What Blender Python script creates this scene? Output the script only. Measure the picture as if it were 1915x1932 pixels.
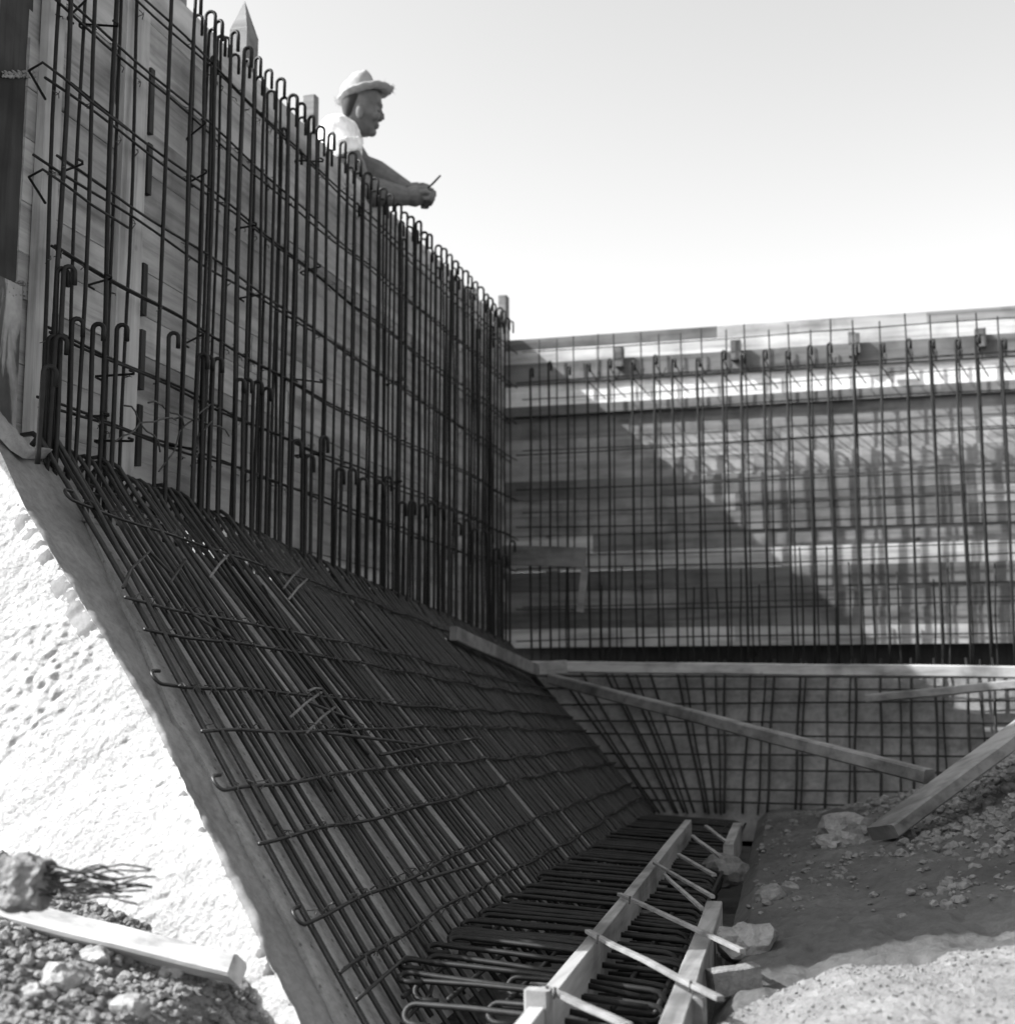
import bpy, math, random
import numpy as np
from mathutils import Vector, Matrix, noise
random.seed(11)
S = bpy.context.scene
for o in list(bpy.data.objects): bpy.data.objects.remove(o)
COL = S.collection
PI = math.pi
V = Vector

# ------------------------------------------------------------------ camera
PITCH = 7.7534; YAW = 14.9063; FPX = 2600.0; WPX = 1915.0; HPX = 1932.0
cam_d = bpy.data.cameras.new('camera'); cam = bpy.data.objects.new('camera', cam_d); COL.objects.link(cam)
cam.location = (0, 0, 0)
cam.rotation_euler = (math.radians(90 + PITCH), 0, math.radians(YAW))
cam_d.sensor_fit = 'VERTICAL'; cam_d.sensor_height = 56; cam_d.sensor_width = 56
cam_d.lens = 56 * FPX / HPX
cam_d.clip_start = 0.05; cam_d.clip_end = 2000
cam_d.dof.use_dof = True; cam_d.dof.focus_distance = 3.0; cam_d.dof.aperture_fstop = 7.0
S.camera = cam

# ------------------------------------------------------------------ light
SUN = V((1.0, .44, -.92)).normalized()          # direction the light travels
elev = math.asin(-SUN.z); azim = math.atan2(-SUN.x, -SUN.y)
w = bpy.data.worlds.new('World'); S.world = w; w.use_nodes = True
nt = w.node_tree; nt.nodes.clear()
sky = nt.nodes.new('ShaderNodeTexSky'); sky.sky_type = 'NISHITA'; sky.sun_disc = False
sky.sun_elevation = elev; sky.sun_rotation = azim; sky.dust_density = 3.0; sky.air_density = 1.0; sky.altitude = 100
bw = nt.nodes.new('ShaderNodeRGBToBW'); bg = nt.nodes.new('ShaderNodeBackground'); wo = nt.nodes.new('ShaderNodeOutputWorld')
bg.inputs['Strength'].default_value = 0.15
nt.links.new(sky.outputs[0], bw.inputs[0]); nt.links.new(bw.outputs[0], bg.inputs[0]); nt.links.new(bg.outputs[0], wo.inputs[0])
sd = bpy.data.lights.new('sun', 'SUN'); so = bpy.data.objects.new('sun', sd); COL.objects.link(so)
sd.energy = 3.6; sd.angle = math.radians(.6); sd.color = (1, 1, 1)
so.rotation_euler = SUN.to_track_quat('-Z', 'Y').to_euler(); so.location = (-6, -3, 6)
S.view_settings.view_transform = 'Standard'; S.view_settings.look = 'None'
S.view_settings.exposure = 1.55; S.view_settings.gamma = 1; S.view_settings.use_curve_mapping = False
S.render.engine = 'CYCLES'
S.render.resolution_x = 1014; S.render.resolution_y = 1024

# ------------------------------------------------------------------ measuring helpers
_p = math.radians(PITCH); _y = math.radians(YAW)
_Fh = V((-math.sin(_y), math.cos(_y), 0)); CR = V((math.cos(_y), math.sin(_y), 0)); _Z = V((0, 0, 1))
CF = _Fh * math.cos(_p) + _Z * math.sin(_p); CU = -_Fh * math.sin(_p) + _Z * math.cos(_p)
def ray(x, y): return CF + CR * ((x - 957.5) / FPX) - CU * ((y - 966) / FPX)
def onX(x, y, X): r = ray(x, y); return r * (X / r.x)
def onY(x, y, Y): r = ray(x, y); return r * (Y / r.y)
def onZ(x, y, Z): r = ray(x, y); return r * (Z / r.z)

# ------------------------------------------------------------------ materials (all greys: a black and white photograph)
def newmat(name):
    m = bpy.data.materials.new(name); m.use_nodes = True
    n = m.node_tree; b = n.nodes['Principled BSDF']
    b.inputs['Specular IOR Level'].default_value = .3
    return m, n, b
def N(n, t, **k):
    o = n.nodes.new(t)
    for a, v in k.items():
        if a in o.inputs: o.inputs[a].default_value = v
        else: setattr(o, a, v)
    return o
def g(v): return (v, v, v, 1)
def ramp(n, stops):
    r = n.nodes.new('ShaderNodeValToRGB'); e = r.color_ramp.elements
    e[0].position = stops[0][0]; e[0].color = g(stops[0][1]); e[1].position = stops[-1][0]; e[1].color = g(stops[-1][1])
    for p, c in stops[1:-1]: q = e.new(p); q.color = g(c)
    return r
def mul(n, a, b):
    m = n.nodes.new('ShaderNodeMath'); m.operation = 'MULTIPLY'
    for i, x in enumerate((a, b)):
        if isinstance(x, (int, float)): m.inputs[i].default_value = x
        else: n.links.new(x, m.inputs[i])
    return m.outputs[0]
def wood(name, base, grain, vary=.25, rough=.8, stain=.5, bump=.25):
    m, n, b = newmat(name); L = n.links.new
    tc = N(n, 'ShaderNodeTexCoord'); mp = N(n, 'ShaderNodeMapping'); mp.inputs['Scale'].default_value = grain
    oi = N(n, 'ShaderNodeObjectInfo'); va = N(n, 'ShaderNodeVectorMath', operation='ADD')
    L(tc.outputs['Object'], va.inputs[0]); sc = N(n, 'ShaderNodeVectorMath', operation='SCALE'); sc.inputs['Scale'].default_value = 7.
    cb = N(n, 'ShaderNodeCombineXYZ'); L(oi.outputs['Random'], cb.inputs[0]); L(oi.outputs['Random'], cb.inputs[1]); L(cb.outputs[0], sc.inputs[0]); L(sc.outputs[0], va.inputs[1])
    L(va.outputs[0], mp.inputs[0])
    n1 = N(n, 'ShaderNodeTexNoise', Scale=1.0, Detail=6., Roughness=.65, Distortion=.3); L(mp.outputs[0], n1.inputs['Vector'])
    r1 = ramp(n, [(.3, .5), (.5, .95), (.72, 1.2)]); L(n1.outputs['Fac'], r1.inputs[0])
    n2 = N(n, 'ShaderNodeTexNoise', Scale=3.2, Detail=5., Roughness=.6); L(va.outputs[0], n2.inputs['Vector'])
    r2 = ramp(n, [(.36, 1 - stain), (.52, 1.0), (.75, 1.12)]); L(n2.outputs['Fac'], r2.inputs[0])
    vo = N(n, 'ShaderNodeTexVoronoi', Scale=5.0); L(va.outputs[0], vo.inputs['Vector'])
    r3 = ramp(n, [(.03, .35), (.075, 1.0)]); L(vo.outputs['Distance'], r3.inputs[0])
    mr = N(n, 'ShaderNodeMapRange'); mr.inputs['To Min'].default_value = 1 - vary; mr.inputs['To Max'].default_value = 1 + vary
    L(oi.outputs['Random'], mr.inputs[0])
    v = mul(n, mul(n, r1.outputs[0], r2.outputs[0]), mul(n, r3.outputs[0], mr.outputs[0])); v = mul(n, v, base)
    L(v, b.inputs['Base Color']); b.inputs['Roughness'].default_value = rough
    bp = N(n, 'ShaderNodeBump', Strength=bump, Distance=.002); L(n1.outputs['Fac'], bp.inputs['Height']); L(bp.outputs[0], b.inputs['Normal'])
    return m
def mineral(name, lo, hi, scale=8., fine=90., rough=.95, bump=.6, dist=.006, pit=None):
    m, n, b = newmat(name); L = n.links.new
    tc = N(n, 'ShaderNodeTexCoord')
    n1 = N(n, 'ShaderNodeTexNoise', Scale=scale, Detail=7., Roughness=.6); L(tc.outputs['Object'], n1.inputs['Vector'])
    n2 = N(n, 'ShaderNodeTexNoise', Scale=fine, Detail=6., Roughness=.7); L(tc.outputs['Object'], n2.inputs['Vector'])
    r1 = ramp(n, [(.3, lo), (.7, hi)]); L(n1.outputs['Fac'], r1.inputs[0])
    r2 = ramp(n, [(.3, .72), (.6, 1.1)]); L(n2.outputs['Fac'], r2.inputs[0])
    v = mul(n, r1.outputs[0], r2.outputs[0])
    if pit:
        vo = N(n, 'ShaderNodeTexVoronoi', Scale=pit); L(tc.outputs['Object'], vo.inputs['Vector'])
        r3 = ramp(n, [(.08, .45), (.2, 1.)]); L(vo.outputs['Distance'], r3.inputs[0]); v = mul(n, v, r3.outputs[0])
    L(v, b.inputs['Base Color']); b.inputs['Roughness'].default_value = rough
    bp = N(n, 'ShaderNodeBump', Strength=bump, Distance=dist); L(n2.outputs['Fac'], bp.inputs['Height']); L(bp.outputs[0], b.inputs['Normal'])
    return m
M = {}
M['wall_wood'] = wood('wall_board_wood', .39, (26, 1.6, 26), .22, stain=.35)
M['back_wood'] = wood('back_board_wood', .26, (1.6, 26, 26), .3, stain=.45)
M['back_white'] = wood('back_board_new_wood', .72, (1.6, 26, 26), .08, stain=.25)
M['back_dark'] = wood('back_board_dark_wood', .145, (1.6, 26, 26), .15, stain=.4)
M['post_wood'] = wood('upright_wood', .46, (30, 30, 1.6), .15, stain=.3)
M['dark_wood_gap_shade'] = wood('wet_board_and_gap_shade', .042, (30, 30, 1.8), .2, stain=.5)
M['form_wood'] = wood('footing_board_wood', .24, (26, 1.4, 26), .12, stain=.5, bump=.4)
M['batten_wood'] = wood('batten_wood', .20, (14, 14, 26), .1, stain=.2)
M['new_wood'] = wood('sawn_timber', .36, (4, 22, 22), .1, stain=.5, bump=.5)
M['brace_wood'] = wood('weathered_timber', .18, (3, 22, 22), .12, stain=.5)
M['concrete'] = mineral('rough_lean_concrete', .34, .48, 6., 140., bump=1., dist=.006)
M['mortar'] = mineral('smooth_mortar', .13, .25, 5., 60., rough=.8, bump=.35, dist=.003)
M['slab'] = mineral('bank_slab_concrete', .19, .30, 3., 70., rough=.85, bump=.35, dist=.003, pit=40.)
M['back_slab'] = mineral('back_bank_concrete', .09, .21, 4.5, 40., rough=.9, bump=.4, dist=.004)
M['soil'] = mineral('dry_soil', .11, .27, 5., 70., bump=1., dist=.008)
M['mud'] = mineral('trodden_mud', .042, .088, 3., 45., bump=.8, dist=.006)
M['soil_gap_shade'] = mineral('dark_soil_and_gap_shade', .05, .10, 5., 60.)
M['stone'] = mineral('broken_stone', .16, .34, 12., 90., bump=.7, dist=.003)
M['bank_stone'] = mineral('dusty_stone', .08, .18, 12., 90., bump=.7, dist=.003)
M['sandy_sunlit'] = mineral('sandy_soil_sunlit_tone', .13, .26, 9., 160., bump=1., dist=.006)
M['timber_pale'] = wood('pale_squared_wood', .50, (4, 22, 22), .05, stain=.12, bump=.5)
M['drip'] = mineral('cement_drips', .35, .5, 20., 90.)
def steel(name, c, vary=.3, rough=.55, spec=.22):
    m, n, b = newmat(name); L = n.links.new
    tc = N(n, 'ShaderNodeTexCoord'); n1 = N(n, 'ShaderNodeTexNoise', Scale=55., Detail=4.); L(tc.outputs['Object'], n1.inputs['Vector'])
    oi = N(n, 'ShaderNodeObjectInfo'); mr = N(n, 'ShaderNodeMapRange'); mr.inputs['To Min'].default_value = 1 - vary; mr.inputs['To Max'].default_value = 1 + vary
    L(oi.outputs['Random'], mr.inputs[0]); r = ramp(n, [(.3, .6), (.7, 1.4)]); L(n1.outputs['Fac'], r.inputs[0])
    L(mul(n, mul(n, r.outputs[0], mr.outputs[0]), c), b.inputs['Base Color'])
    b.inputs['Roughness'].default_value = rough; b.inputs['Specular IOR Level'].default_value = spec
    bp = N(n, 'ShaderNodeBump', Strength=.4, Distance=.001); L(n1.outputs['Fac'], bp.inputs['Height']); L(bp.outputs[0], b.inputs['Normal'])
    return m
M['steel'] = steel('rusty_reinforcing_steel', .013)
M['steel_slope'] = steel('rusty_bank_steel', .018, .5, .45, .42)
M['wire'] = steel('binding_wire', .05)
M['steel_pale'] = steel('bright_worn_steel', .16)
def dripped(name):
    m, n, b = newmat(name); L = n.links.new
    tc = N(n, 'ShaderNodeTexCoord'); mp = N(n, 'ShaderNodeMapping'); mp.inputs['Scale'].default_value = (1, 22, 4.5); L(tc.outputs['Object'], mp.inputs[0])
    n1 = N(n, 'ShaderNodeTexNoise', Scale=1.0, Detail=5., Roughness=.5, Distortion=.4); L(mp.outputs[0], n1.inputs['Vector'])
    n2 = N(n, 'ShaderNodeTexNoise', Scale=30., Detail=6.); L(tc.outputs['Object'], n2.inputs['Vector'])
    r = ramp(n, [(.44, .085), (.50, .11), (.53, .26), (.6, .36)]); L(n1.outputs['Fac'], r.inputs[0]); r2 = ramp(n, [(.3, .75), (.7, 1.15)]); L(n2.outputs['Fac'], r2.inputs[0])
    L(mul(n, r.outputs[0], r2.outputs[0]), b.inputs['Base Color']); b.inputs['Roughness'].default_value = .85
    bp = N(n, 'ShaderNodeBump', Strength=.6, Distance=.004); L(r.outputs[0], bp.inputs['Height']); L(bp.outputs[0], b.inputs['Normal'])
    return m
M['dripped'] = dripped('mortar_splashed_board')
def plain(name, c, rough=.8):
    m, n, b = newmat(name); L = n.links.new
    tc = N(n, 'ShaderNodeTexCoord'); n1 = N(n, 'ShaderNodeTexNoise', Scale=40., Detail=4.); L(tc.outputs['Object'], n1.inputs['Vector'])
    r = ramp(n, [(.3, c * .8), (.7, c * 1.15)]); L(n1.outputs['Fac'], r.inputs[0]); L(r.outputs[0], b.inputs['Base Color']); b.inputs['Roughness'].default_value = rough
    return m
M['skin'] = plain('tanned_skin', .12, .6); M['shirt'] = plain('white_cotton', .78); M['trousers'] = plain('dark_cloth', .08)
M['eyewhite'] = plain('eye_white', .14); M['straw'] = plain('pale_straw', .26); M['hair'] = plain('dark_hair', .03); M['leather'] = plain('worn_leather', .05)

# ------------------------------------------------------------------ mesh building
ORG = {}
class MB:
    def __init__(s): s.v = []; s.f = []
    def add(s, vs, fs):
        k = len(s.v); s.v += [tuple(p) for p in vs]; s.f += [tuple(i + k for i in f) for f in fs]; return s
    def box(s, c, dx, dy, dz):      # centre and half-extent vectors
        c, dx, dy, dz = V(c), V(dx), V(dy), V(dz)
        q = [c + dx * a + dy * b + dz * e for a in (-1, 1) for b in (-1, 1) for e in (-1, 1)]
        return s.add(q, [(0, 1, 3, 2), (4, 6, 7, 5), (0, 4, 5, 1), (2, 3, 7, 6), (0, 2, 6, 4), (1, 5, 7, 3)])
    def aabb(s, x0, x1, y0, y1, z0, z1):
        return s.box(((x0 + x1) / 2, (y0 + y1) / 2, (z0 + z1) / 2), ((x1 - x0) / 2, 0, 0), (0, (y1 - y0) / 2, 0), (0, 0, (z1 - z0) / 2))
    def timber(s, a, b, w, h, up=(0, 0, 1), segs=5, wob=.0012, bev=.12):      # sawn length from a to b, width w, height h
        a, b = V(a), V(b); d = (b - a).normalized(); sx = d.cross(V(up)).normalized(); sz = sx.cross(d)
        e = min(w, h) * bev; prof = [(-w/2+e, -h/2), (w/2-e, -h/2), (w/2, -h/2+e), (w/2, h/2-e), (w/2-e, h/2), (-w/2+e, h/2), (-w/2, h/2-e), (-w/2, -h/2+e)]
        vs = []; 
        for i in range(segs + 1):
            c = a.lerp(b, i / segs) + V((random.uniform(-wob, wob), random.uniform(-wob, wob), random.uniform(-wob, wob)))
            for x, z in prof: vs.append(c + sx * x + sz * z)
        fs = [(i*8+j, i*8+(j+1) % 8, (i+1)*8+(j+1) % 8, (i+1)*8+j) for i in range(segs) for j in range(8)]
        fs += [tuple(range(7, -1, -1)), tuple(range(segs*8, segs*8+8))]
        return s.add(vs, fs)
    def tube(s, pts, r, n=6, cap=True):
        pts = [V(p) for p in pts]; m = len(pts); rr = r if isinstance(r, (list, tuple)) else [r] * m
        t = (pts[1] - pts[0]).normalized(); u = t.orthogonal().normalized(); vs = []
        for i, p in enumerate(pts):
            if i == 0: tt = pts[1] - pts[0]
            elif i == m - 1: tt = pts[-1] - pts[-2]
            else: tt = (pts[i+1] - pts[i]).normalized() + (pts[i] - pts[i-1]).normalized()
            tt.normalize(); u = (u - tt * u.dot(tt)).normalized(); w_ = tt.cross(u)
            for j in range(n):
                a = 2 * PI * j / n; vs.append(p + u * (math.cos(a) * rr[i]) + w_ * (math.sin(a) * rr[i]))
        fs = [(i*n+j, i*n+(j+1) % n, (i+1)*n+(j+1) % n, (i+1)*n+j) for i in range(m-1) for j in range(n)]
        if cap: fs += [tuple(range(n-1, -1, -1)), tuple(range((m-1)*n, m*n))]
        return s.add(vs, fs)
    def rings(s, rings):            # closed loft of equal rings
        n = len(rings[0]); vs = [p for r in rings for p in r]
        fs = [(i*n+j, i*n+(j+1) % n, (i+1)*n+(j+1) % n, (i+1)*n+j) for i in range(len(rings)-1) for j in range(n)]
        fs += [tuple(range(n-1, -1, -1)), tuple(range((len(rings)-1)*n, len(rings)*n))]
        return s.add(vs, fs)
    def ell(s, c, ax, ay, az, n=12, m=8):
        c, ax, ay, az = V(c), V(ax), V(ay), V(az); R = []
        for i in range(m):
            t = PI * (i + .5) / m; R.append([c + az * -math.cos(t) + (ax * math.cos(2*PI*j/n) + ay * math.sin(2*PI*j/n)) * math.sin(t) for j in range(n)])
        return s.rings(R)
    def grid(s, fn, nu, nv):
        vs = [fn(i / nu, j / nv) for i in range(nu + 1) for j in range(nv + 1)]; k = nv + 1
        return s.add(vs, [(i*k+j, i*k+j+1, (i+1)*k+j+1, (i+1)*k+j) for i in range(nu) for j in range(nv)])
    def build(s, name, mat, parent=None, smooth=False, **props):
        a = np.array(s.v, dtype=float); c = V(((a.min(0) + a.max(0)) / 2).tolist()); a = a - np.array(c)
        me = bpy.data.meshes.new(name); me.from_pydata(a.tolist(), [], s.f); me.materials.append(mat)
        if smooth: me.shade_smooth()
        o = bpy.data.objects.new(name, me); COL.objects.link(o)
        if parent is not None: o.parent = parent; o.location = c - ORG[parent.name]
        else: o.location = c
        ORG[o.name] = c
        for k, v in props.items(): o[k] = v
        return o
def copy_part(src, parent, loc):
    o = src.copy(); COL.objects.link(o); o.parent = parent; o.location = V(loc) - ORG[parent.name]; ORG[o.name] = V(loc); return o
def thing(name, loc, label, cat, group=None):
    o = bpy.data.objects.new(name, None); COL.objects.link(o); o.location = loc; o.empty_display_size = .1
    o['label'] = label; o['category'] = cat
    if group: o['group'] = group
    ORG[o.name] = V(loc); return o
def tag(o, label, cat, group=None):
    o['label'] = label; o['category'] = cat
    if group: o['group'] = group
    return o
def rnd(a): return random.uniform(-a, a)
def fbm(x, y, z=0, o=5): return noise.fractal((x, y, z), 1.0, 2.0, o)
def hook(p, d_in, side, r, tail, n=7):
    """points of a 180 degree hook that starts at p travelling along d_in and turns towards side"""
    d_in, side = V(d_in).normalized(), V(side).normalized(); c = V(p) + side * r
    out = [c - side * (r * math.cos(PI * i / n)) + d_in * (r * math.sin(PI * i / n)) for i in range(n + 1)]
    out.append(out[-1] - d_in * tail); return out

# ------------------------------------------------------------------ levels of the place
BX = -1.84                                   # face of the left wall boards
BY = 6.85                                    # face of the back wall boards
def Ttop(Y): return V((-1.70, Y, .50 - .07 * (Y - 2.5)))
def Tbot(Y): return V((-.83 - .03 * (Y - 2.5), Y, -.53))
def ledge_z(Y): return .395 - .07 * (Y - 2.5)
def slope(u, Y, h=0.):
    a, b = Ttop(Y), Tbot(Y); n = V((-(b - a).z, 0, (b - a).x)).normalized(); return a.lerp(b, u) + n * h
def on_slope(x, y):
    r = ray(x, y)
    def f(d):
        P = r * d; a, b = Ttop(P.y), Tbot(P.y); return (P.x - a.x) * -(b - a).z + (P.z - a.z) * (b - a).x
    d0 = .5; v0 = f(d0)
    for i in range(1, 300):
        d1 = .5 + i * .04; v1 = f(d1)
        if v0 * v1 < 0:
            for _ in range(30):
                m = (d0 + d1) / 2
                if f(m) * v0 < 0: d1 = m
                else: d0 = m
            P = r * d0; a, b = Ttop(P.y), Tbot(P.y); return ((P.z - a.z) / (b.z - a.z), P.y)
        d0, v0 = d1, v1
def foot_right(Y): return -.315 - .063 * (Y - 2.35)        # right edge of the footing trench

# ------------------------------------------------------------------ ground
def rubble_z(X, Y):
    z = -.342 - .32 * (X + 1.25) - .8 * max(0, X + .98)
    return z - 3 * max(0, Y - 2.16) ** 1.0 * (X > -1.4)
def bank_z(X, Y):
    e = X - foot_right(Y) - .03
    z = -.52 + .045 * min(1, max(0, e) / .05)
    t = max(0., e); z += .16 * t
    far = max(0, (Y - 3.2)); z += .03 * min(far, 1.5) * min(1, t * 2) + .24 * max(0, t - .55) * min(1.3, far)
    z -= .16 * max(0, min(1, (2.25 - Y) / .35))
    end = max(0, Y - 5.3); z -= .16 * min(1, end) * min(1, t*2) * max(0, 1 - max(0, t - .6) * 1.5)
    return z
def bank_hit(px, py):
    r = ray(px, py); d = .9
    while d < 8:
        P = r * d
        if P.z < bank_z(P.x, P.y): return P
        d += .01
    return r * 3
def outer_z(X, Y):
    # coarse terrain: pit inside the walls, site level outside
    z = .16 if X < -1.9 and Y > 2.3 else .38
    if X < -4.5: z = .38
    ix = max(0, min(1, (X + 1.98) / .06)); iy = max(0, min(1, (7.05 - Y) / .06))
    pit = ix * iy
    rise = max(0, X - 1.2)
    inner = min(.6, -.72 + rise * .45)
    if Y < .9: inner = min(inner, -.75)
    if X < -1.0 and Y < 2.2: pit = max(0, min(1, (X + 5.6) / 1.2))
    return z * (1 - pit) + inner * pit
def axis(vals): 
    return sorted(set([round(v, 3) for v in vals]))
xs = axis(list(np.arange(-4, 3, .12)) + [-1.99, -1.92, 4, 6, 9, 14, 25, 60, 150, 400, 900, -5, -7, -10, -16, -30, -80, -200, -500, -900])
ys = axis(list(np.arange(-1, 7.6, .12)) + [7.0, 7.06, 9, 12, 18, 30, 70, 160, 400, 900, -2, -4, -8, -20, -60, -200, -500, -900])
mb = MB(); vs = [(x, y, outer_z(x, y) + (.02 * fbm(x, y) if abs(x) < 5 and abs(y) < 9 else 0)) for x in xs for y in ys]; k = len(ys)
mb.add(vs, [(i*k+j, (i+1)*k+j, (i+1)*k+j+1, i*k+j+1) for i in range(len(xs)-1) for j in range(k-1)])
mb.build('ground', M['soil'], kind='structure')

# earth bank on the right (trodden mud)
def bank_pt(u, v):
    Y = 1.15 + (6.5 - 1.15) * (v ** 1.25); X = foot_right(Y) + .035 + 2.3 * (u ** 1.5)
    nearf = 1.0
    z = bank_z(X, Y)
    e = min(1, (X - foot_right(Y)) / .15)
    z += e * (.022 * fbm(X * 2.2, Y * 2.2, 1.3) + .013 * fbm(X * 9, Y * 9, 4.1, 4) + .0075 * fbm(X * 34, Y * 34, 2.2, 4))
    return (X, Y, z)
mb = MB(); mb.grid(bank_pt, 240, 400); mb.build('earth_bank', M['mud'], smooth=True, kind='structure')
# sandy heap close by at the lower right, sunlight painted into its pale colour
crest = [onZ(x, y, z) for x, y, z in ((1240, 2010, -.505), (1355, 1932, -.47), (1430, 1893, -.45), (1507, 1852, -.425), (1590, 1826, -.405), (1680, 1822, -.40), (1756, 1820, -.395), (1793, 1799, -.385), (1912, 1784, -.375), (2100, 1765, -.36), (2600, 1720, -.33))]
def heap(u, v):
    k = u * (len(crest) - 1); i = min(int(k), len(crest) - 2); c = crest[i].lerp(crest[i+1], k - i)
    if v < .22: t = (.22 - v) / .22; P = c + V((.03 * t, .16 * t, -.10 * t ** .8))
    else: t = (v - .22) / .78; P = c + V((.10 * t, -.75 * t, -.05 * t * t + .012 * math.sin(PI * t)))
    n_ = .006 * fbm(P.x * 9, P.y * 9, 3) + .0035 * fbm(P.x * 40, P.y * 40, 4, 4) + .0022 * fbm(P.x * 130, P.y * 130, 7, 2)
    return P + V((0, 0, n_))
mb = MB(); mb.grid(heap, 260, 240); mb.build('sunlit_sandy_heap', M['sandy_sunlit'], smooth=True, kind='structure')
# low strip of ground in the trench
mb = MB(); mb.grid(lambda u, v: (-1.3 + 1.5 * u, 1.3 + 5.2 * v, -.62 + .012 * fbm(u * 9, v * 30)), 24, 90); mb.build('trench_floor', M['soil_gap_shade'], kind='structure')
# rubble ground at the lower left
def rub_pt(u, v):
    X = -2.6 + 2.0 * u; Y = .7 + 1.75 * v
    z = rubble_z(X, Y) + .008 * fbm(X * 6, Y * 6, 3) + .007 * fbm(X * 18, Y * 18, 8) + .004 * fbm(X * 50, Y * 50, 5, 3)
    return (X, Y, max(z, -.62))
mb = MB(); mb.grid(rub_pt, 240, 210); mb.build('rubble_ground', M['soil'], smooth=True, kind='structure')

# ------------------------------------------------------------------ the concrete bank (lean concrete under the sloping mat)
bank = thing('concrete_bank', (-1.4, 2.4, -.5), 'rough bright broken end of the left concrete bank, with its smooth grey sloping face', 'concrete bank')
edge_px = [(-60, 720), (-20, 790), (0, 830), (60, 960), (120, 1060), (175, 1150), (230, 1240), (290, 1345), (345, 1445), (400, 1560), (455, 1680), (505, 1780), (545, 1860), (580, 1932), (640, 2060)]
inner_px = [(60, 800), (80, 850), (152, 1010), (209, 1121), (280, 1282), (317, 1330), (388, 1455), (460, 1590), (545, 1745), (620, 1890), (680, 2010)]
eU = [on_slope(*q) for q in edge_px]; iU = [on_slope(*q) for q in inner_px]
def smooth_tab(t):
    t = sorted(t); return [t[0]] + [(t[i][0], (t[i-1][1] + t[i][1] * 2 + t[i+1][1]) / 4) for i in range(1, len(t) - 1)] + [t[-1]]
eS = sorted(eU)
def interp(tab, u):
    tab = sorted(tab)
    if u <= tab[0][0]: a, b = tab[0], tab[1]
    elif u >= tab[-1][0]: a, b = tab[-2], tab[-1]
    else:
        for a, b in zip(tab, tab[1:]):
            if a[0] <= u <= b[0]: break
    return a[1] + (b[1] - a[1]) * (u - a[0]) / (b[0] - a[0])
def edgeY(u):
    s = u * 14
    return interp(eU, u) + (.006 * fbm(s, 0.3, 0, 4) + .005 * fbm(s * 5, 2.3, 0, 3)) * min(1, max(.35, u * 2.2))
def band(u, v):
    uu = -.02 + 1.10 * u; y0 = edgeY(uu); y1 = interp(iU, uu) + .05 + .06 * max(0, min(1, (.30 - uu) / .15))
    h = -.012 + .010 * fbm(uu * 5, v * 1.5, 7) * (1 - v) + .003 * fbm(uu * 30, v * 8, 2)
    h += .020 * max(0, 1 - abs(v - .12) / .14) * (.4 + .8 * fbm(uu * 7, 3, 1))   # slumped lip of mortar
    if v == 0: h = -.05
    P = slope(uu, y0 + (y1 - y0) * max(0, v - 1/22) * 22/21, h)
    return P
mb = MB(); mb.grid(band, 220, 22); mb.build('mortar_edge', M['mortar'], bank, smooth=True)
def slabf(u, v):
    y1 = interp(iU, -.02 + 1.07 * u) + .002; Y = y1 + (6.75 - y1) * v
    return slope(.10 + .95 * u, Y, -.003 + .0015 * fbm(u * 8, Y * 8))
mb = MB(); mb.grid(slabf, 60, 120)
n0 = len(mb.v)
mb.grid(lambda u, v: V(slabf(u, 0)) + V((-.012 * v, .0, -.016 * v)), 60, 1)
mb.build('slope_slab', M['slab'], bank, smooth=False)
mb = MB(); mb.grid(lambda u, v: slope(.11 + .94 * u, interp(eS, .11 + .94 * u) + .03 + (6.7 - 2.2) * v, -.035), 40, 60)
mb.build('bank_core', M['mortar'], bank)
# ledge on top of the bank, behind the ridge
mb = MB(); mb.grid(lambda u, v: (-1.600 - .44 * u, 2.56 + 4.36 * v, -.016 + ledge_z(2.56 + 4.36 * v) + .02 * (1 - v) * u + (.008 * fbm(u * 8, v * 40) if u > .05 else 0)), 12, 90)
mb.build('ledge', M['drip'], bank, smooth=True)
# the broken end face: battered back from the lip, going off to the left
def face(u, v):
    uu = -.02 + 1.10 * v; L = 1.7 * (u ** 1.2); k = max(0, 1 - L / .03) ** 2
    P = slope(uu, edgeY(uu) * k + interp(eS, uu) * (1 - k), -.010)
    X = P.x - L; z = P.z; Y = P.y + .03 * min(1, L) + .02 * L
    a = min(1, L / .04)
    sA = (X * .80 + z * .60); sB = (-X * .60 + z * .80)
    dy = .008 * fbm(X * 2.2, z * 2.2, 1, 3) + .0030 * fbm(sA * 16, sB * 26, 5) + .0020 * fbm(sA * 70, sB * 110, 9, 4)
    rg = 1 - abs(noise.noise((sA * 22, sB * 48, 3.3))) * 2 + .5 * noise.noise((sA * 5, sB * 6, 8.8))
    if rg > 1.02: dy += (rg - 1.02) * .012
    ch = noise.noise((sA * 60, sB * 90, 5.5)) * max(0, .35 + noise.noise((X * 5, z * 5, 4.4)) - 1.2 * L)
    dy += .008 * ch
    return (X, Y + dy * a, z)
mb = MB(); mb.grid(face, 430, 470); mb.build('broken_end', M['concrete'], bank, smooth=True)

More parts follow.
